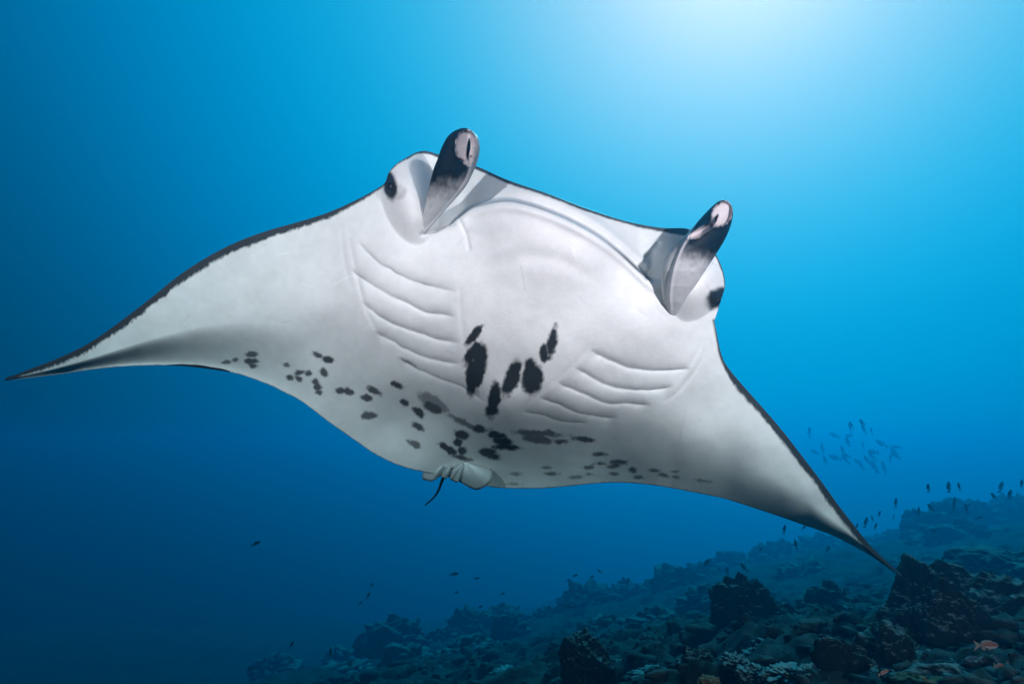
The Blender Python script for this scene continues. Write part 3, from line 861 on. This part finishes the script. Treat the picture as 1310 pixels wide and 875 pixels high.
def tube(name, pts, rad, mat, parent, colr, seg=10):
    P3 = [Vector(p) for p in pts]
    rows = []
    for i, p in enumerate(P3):
        d = (P3[min(i + 1, len(P3) - 1)] - P3[max(i - 1, 0)]).normalized()
        a = d.orthogonal().normalized(); b = d.cross(a)
        rows += [p + (a * math.cos(t) + b * math.sin(t)) * rad[i] for t in np.linspace(0, 2 * math.pi, seg, endpoint=False)]
    return mesh_obj(name, np.array([v[:] for v in rows]), grid_faces(len(P3), seg, wrap=True), mat, parent, np.tile(np.array(colr), (len(rows), 1)))
tp = [(575, 596, 2.36), (569, 607, 2.45), (565, 616, 2.56), (561, 627, 2.72), (555, 636, 2.9), (544, 646, 3.15)]
tc_ = catmull(np.array(tp, float), 6)
tube('tail', unproject(tc_[:, 0], tc_[:, 1], tc_[:, 2]), np.linspace(0.008, 0.0035, len(tc_)), M_SKIN, manta, (0.03, 0.033, 0.036))

# ------------------------------------------------------------------ fish
def fish_geometry(nr=14, ns=10, h=0.30, w=0.16):
    """a fish of length 1 swimming towards +x: body and fins as separate (verts, faces) sets"""
    xs = np.linspace(0, 1, nr)
    prof = np.interp(xs, [0, 0.06, 0.2, 0.4, 0.62, 0.82, 1], [0.05, 0.42, 0.85, 1.0, 0.78, 0.38, 0.22])
    v = []
    for x, p in zip(xs, prof):
        for a in np.linspace(0, 2 * math.pi, ns, endpoint=False):
            v.append((0.5 - x * 0.78, math.cos(a) * w / 2 * p, math.sin(a) * h / 2 * p))
    v = np.array(v)
    f = [tuple(r) for r in grid_faces(nr, ns, wrap=True)]
    def fin(poly, th=0.006):
        p = np.array(poly, float); n = len(p)
        A = np.column_stack([p[:, 0], np.full(n, th), p[:, 1]]); B = A * [1, -1, 1]
        return np.concatenate([A, B]), n
    tail = [(-0.26, 0.03), (-0.36, 0.09), (-0.52, 0.19), (-0.43, 0.02), (-0.43, -0.02), (-0.52, -0.19), (-0.36, -0.09), (-0.26, -0.03)]
    dors = [(0.26, h * .40), (0.2, h * .62), (0.0, h * .66), (-0.18, h * .55), (-0.22, h * .16), (0.0, h * .36)]
    anal = [(-0.02, -h * .42), (-0.1, -h * .66), (-0.2, -h * .5), (-0.22, -h * .14)]
    pelv = [(0.2, -h * .40), (0.1, -h * .72), (0.04, -h * .62), (0.1, -h * .42)]
    return (v, f), {'tail_fin': tail, 'dorsal_fin': dors, 'anal_fin': anal, 'pelvic_fin': pelv}

def fin_mesh(name, poly, mat, th=0.007):
    p = np.array(poly, float); n = len(p)
    A = [(x, th, z) for x, z in p]; B = [(x, -th, z) for x, z in p]
    me = bpy.data.meshes.new(name)
    me.from_pydata(A + B, [], [tuple(range(n)), tuple(range(2 * n - 1, n - 1, -1))] + [(i, i + n, (i + 1) % n + n, (i + 1) % n) for i in range(n)])
    me.materials.append(mat)
    return me

def body_mesh(name, v, f, mat):
    me = bpy.data.meshes.new(name)
    me.from_pydata([tuple(x) for x in v], [], [tuple(int(i) for i in q_) for q_ in f])
    for p in me.polygons: p.use_smooth = True
    me.materials.append(mat)
    return me

def anthias_material(name, back, belly):
    m, t, b = new_mat(name)
    c = t.nodes.new('ShaderNodeTexCoord'); s = t.nodes.new('ShaderNodeSeparateXYZ')
    t.links.new(c.outputs['Object'], s.inputs[0])
    mr = t.nodes.new('ShaderNodeMapRange')
    mr.inputs['From Min'].default_value = -0.09; mr.inputs['From Max'].default_value = 0.0
    t.links.new(s.outputs['Z'], mr.inputs['Value'])
    mx = t.nodes.new('ShaderNodeMix'); mx.data_type = 'RGBA'
    mx.inputs[6].default_value = (*belly, 1); mx.inputs[7].default_value = (*back, 1)
    t.links.new(mr.outputs['Result'], mx.inputs['Factor'])
    t.links.new(mx.outputs[2], b.inputs['Base Color'])
    b.inputs['Roughness'].default_value = 0.35
    return m
M_ANTH = anthias_material('orange_fish', (0.20, 0.055, 0.035), (0.42, 0.34, 0.36))
M_ANTH2 = anthias_material('blue_fish', (0.03, 0.05, 0.075), (0.08, 0.11, 0.14))
M_FIN = plain_material('orange_fin', (0.20, 0.12, 0.11), 0.5)
M_FIN2 = plain_material('blue_fin', (0.04, 0.06, 0.09), 0.5)

(bv, bf), fins = fish_geometry(18, 14, 0.27, 0.13)
near_meshes = {}
for key, mb, mf in (('orange', M_ANTH, M_FIN), ('blue', M_ANTH2, M_FIN2)):
    near_meshes[key] = (body_mesh('fish_body', bv, bf, mb), {k: fin_mesh('fish_' + k, p, mf) for k, p in fins.items()})
ev, ef = ICO[3]
eye_me = body_mesh('fish_eye', ev * 0.018, ef, M_EYE)

def fish_matrix(px, py, d, length_px, roll_deg, away=0.0, flip=False):
    """fish seen side on: heading in the picture = roll_deg above the right-hand horizontal"""
    d = far(d)
    s = length_px / F * d
    a = math.radians(roll_deg)
    R = Matrix.Rotation(-a, 4, 'Y')
    if flip:
        R = Matrix.Rotation(math.pi, 4, 'Z') @ Matrix.Rotation(-a, 4, 'Y')
    return Matrix.Translation(P(px, py, d)) @ Matrix.Rotation(away, 4, 'Z') @ R @ Matrix.Diagonal((s, s * 1.0, s * (0.85 + 0.3 * ((px * 7.3 + py * 3.1) % 1.0)), 1.0))

def near_fish(px, py, d, l, roll, kind, label, flip=False, away=0.2):
    root = bpy.data.objects.new('reef_fish', None)
    col.objects.link(root)
    root.empty_display_size = 0.1
    root.matrix_world = fish_matrix(px, py, d, l, roll, away, flip)
    tag(root, label, 'fish', 'small fish beside the pointed boulder')
    bm_, fm = near_meshes[kind]
    parts = [('body', bm_)] + [(k, m) for k, m in fm.items()]
    for n, m in parts:
        o = bpy.data.objects.new(n, m); col.objects.link(o); o.parent = root
    for s in (-1, 1):
        o = bpy.data.objects.new('eye', eye_me); col.objects.link(o); o.parent = root
        o.location = (0.40, s * 0.040, 0.025)
near_fish(1262, 825, 2.15, 38, -3, 'orange', 'orange fish with pale belly swimming right, largest of those by the boulder')
near_fish(1246, 843, 2.2, 28, 4, 'blue', 'dim bluish fish heading left just below the largest orange fish', flip=True)
near_fish(1244, 856, 2.25, 15, 10, 'blue', 'tiny dim bluish fish lowest in the group by the boulder', flip=True)
near_fish(1274, 842, 2.2, 17, -45, 'blue', 'small bluish fish diving steeply to the right of the dim fish')
near_fish(1279, 852, 2.15, 20, -8, 'orange', 'small reddish fish below the diving bluish fish')
near_fish(1293, 855, 2.15, 19, -55, 'orange', 'red fish diving head down, rightmost of those by the boulder')
near_fish(1130, 860, 2.1, 18, 18, 'orange', 'lone orange fish in front of the sloping boulder')

(bv2, bf2), fins2 = fish_geometry(10, 8, 0.28, 0.16)
def merged_fish(name, mat):
    vs = [tuple(x) for x in bv2]; fs = [tuple(int(i) for i in r) for r in bf2]
    for k, poly in fins2.items():
        o = len(vs); n = len(poly); th = 0.012
        vs += [(x, th, z) for x, z in poly] + [(x, -th, z) for x, z in poly]
        fs += [tuple(range(o, o + n)), tuple(range(o + 2 * n - 1, o + n - 1, -1))] + [(o + i, o + i + n, o + (i + 1) % n + n, o + (i + 1) % n) for i in range(n)]
    return body_mesh(name, vs, fs, mat)
me_dark = merged_fish('dark_fish_shape', M_DARKFISH)
M_GREYFISH = plain_material('distance_faded_fish', (0.16, 0.17, 0.18), 0.5, 0.4)  # lighter than the dark fish: fading with distance put into the colour
me_grey = merged_fish('grey_fish_shape', M_GREYFISH)

def far_fish(px, py, d, l, roll, label, group, away=0.0, name='dark_fish', me=None):
    o = bpy.data.objects.new(name, me or me_dark)
    col.objects.link(o)
    o.matrix_world = fish_matrix(px, py, d, l, roll, away)
    tag(o, label, 'fish', group)

right_f = [(1003.5, 677, 11, 75), (1029, 674, 9, 40), (1018, 696, 12, 100), (1107.7, 668, 13, 70), (1116, 663, 8, 115), (1125, 657, 8, 60), (1120, 673, 9, 60), (1143, 661, 6, 80), (1146, 643, 11, 82),
           (1175.6, 653, 9, 85), (1187.6, 624, 10, 88), (1190.5, 649, 10, 120), (1213.7, 623, 13, 86), (1220.5, 644, 16, 66), (1227, 622, 9, 100), (1236.6, 651, 13, 110), (1239, 646, 7, 10), (1271, 634, 12, 150),
           (1280.4, 623, 14, 72), (1292, 632, 11, 72), (1307, 618, 9, 75), (1194, 678, 9, 160), (1253, 662, 9, 10), (1059, 702, 9, 60), (1096, 673, 8, 60)]
right_f.sort()
for i, (x, y, l, r) in enumerate(right_f):
    far_fish(x, y, random.uniform(5.2, 6.6), l * 1.12, r, 'small dark fish above the right hand reef crest, %s of them from the left' % ORD[i], 'small dark fish above the right hand reef', random.uniform(-0.6, 0.6))
mid_f = [(767, 730, 7, 150), (736, 736, 7, 20), (757, 738, 6, 30), (727.5, 742, 6, 10), (741.6, 751.5, 6, 30), (727.5, 775, 9, 170), (803, 743.5, 9, 70), (833.5, 743.5, 8, 70), (904, 720, 11, 60), (952, 725.6, 12, 130), (973, 703, 6, 60), (930.5, 730, 9, 85)]
mid_f.sort()
for i, (x, y, l, r) in enumerate(mid_f):
    far_fish(x, y, random.uniform(5.5, 7.0), l * 1.15, r, 'small dark fish over the middle of the reef crest, %s of them from the left' % ORD[i], 'small dark fish above the middle of the reef', random.uniform(-0.6, 0.6))
left_f = [(475.6, 748, 6, 40), (471, 761.5, 8, 60), (461, 771, 7, 30), (610, 739.5, 7, 10), (584, 757.5, 6, 20), (614.5, 776, 7, 30), (643.5, 759, 7, 10), (319, 854, 8, 30)]
left_f.sort()
for i, (x, y, l, r) in enumerate(left_f):
    far_fish(x, y, random.uniform(6.5, 7.5), l * 1.15, r, 'faint small dark fish over the left end of the reef, %s from the left' % ORD[i], 'faint dark fish left of the reef', random.uniform(-0.6, 0.6))
far_fish(327.5, 695, 5.0, 13, 25, 'dark fish alone in open water at the left, highest of its neighbours', None)
far_fish(581, 734, 6.2, 12, 10, 'dark oval fish alone in open water below the pelvic fins', None)
far_fish(373, 824, 4.5, 9, 60, 'tiny black fish low in the dark water at the left', None)
far_fish(423, 833, 4.5, 10, 80, 'black fish low at the left just above the reef end', None)
school = [(150, 140), (285, 155), (370, 115), (365, 155), (358, 190), (435, 85), (445, 122), (485, 135), (440, 210), (540, 200), (330, 235), (220, 225), (180, 245), (235, 290), (290, 275), (345, 285), (408, 298), (432, 318), (495, 245), (488, 268),
          (462, 287), (500, 322), (515, 345), (550, 312), (556, 335), (606, 235), (616, 262), (588, 278), (622, 218), (348, 262), (378, 100)]
for x, y in school:
    far_fish(1000 + x / 4.226, 520 + y / 4.226, random.uniform(11.6, 12.4), random.uniform(12, 17), random.choice([95, 110, 130, 70, 150, 165]) + random.uniform(-18, 18), 'faint blue grey fish in the distant school right of the manta', 'distant school of fish', random.uniform(-0.9, 0.9), 'schooling_fish', me_grey)

# ------------------------------------------------------------------ haze: the sea water itself
bpy.ops.mesh.primitive_cube_add(size=1)
hz = bpy.context.object
hz.name = 'haze'; hz.data.name = 'haze'
hx0, hx1, hy0, hy1, hz0, hz1 = -33, 35, -21, 44, -13.4, 1.0
hz.location = ((hx0 + hx1) / 2, (hy0 + hy1) / 2, (hz0 + hz1) / 2)
hz.scale = (hx1 - hx0, hy1 - hy0, hz1 - hz0)
m = bpy.data.materials.new('sea_water')
m.use_nodes = True
t = m.node_tree
t.nodes.clear()
mo = t.nodes.new('ShaderNodeOutputMaterial')
pv = t.nodes.new('ShaderNodeVolumePrincipled')
pv.inputs['Color'].default_value = (0.0, 0.069, 0.128, 1)
pv.inputs['Absorption Color'].default_value = (0.0, 0.87, 0.99, 1)     # sea water swallows red first
pv.inputs['Density'].default_value = 0.22
pv.inputs['Anisotropy'].default_value = 0.77
t.links.new(pv.outputs[0], mo.inputs['Volume'])
hz.data.materials.append(m)
tag(hz, 'clear blue sea water fading distant things', 'water', kind='stuff')
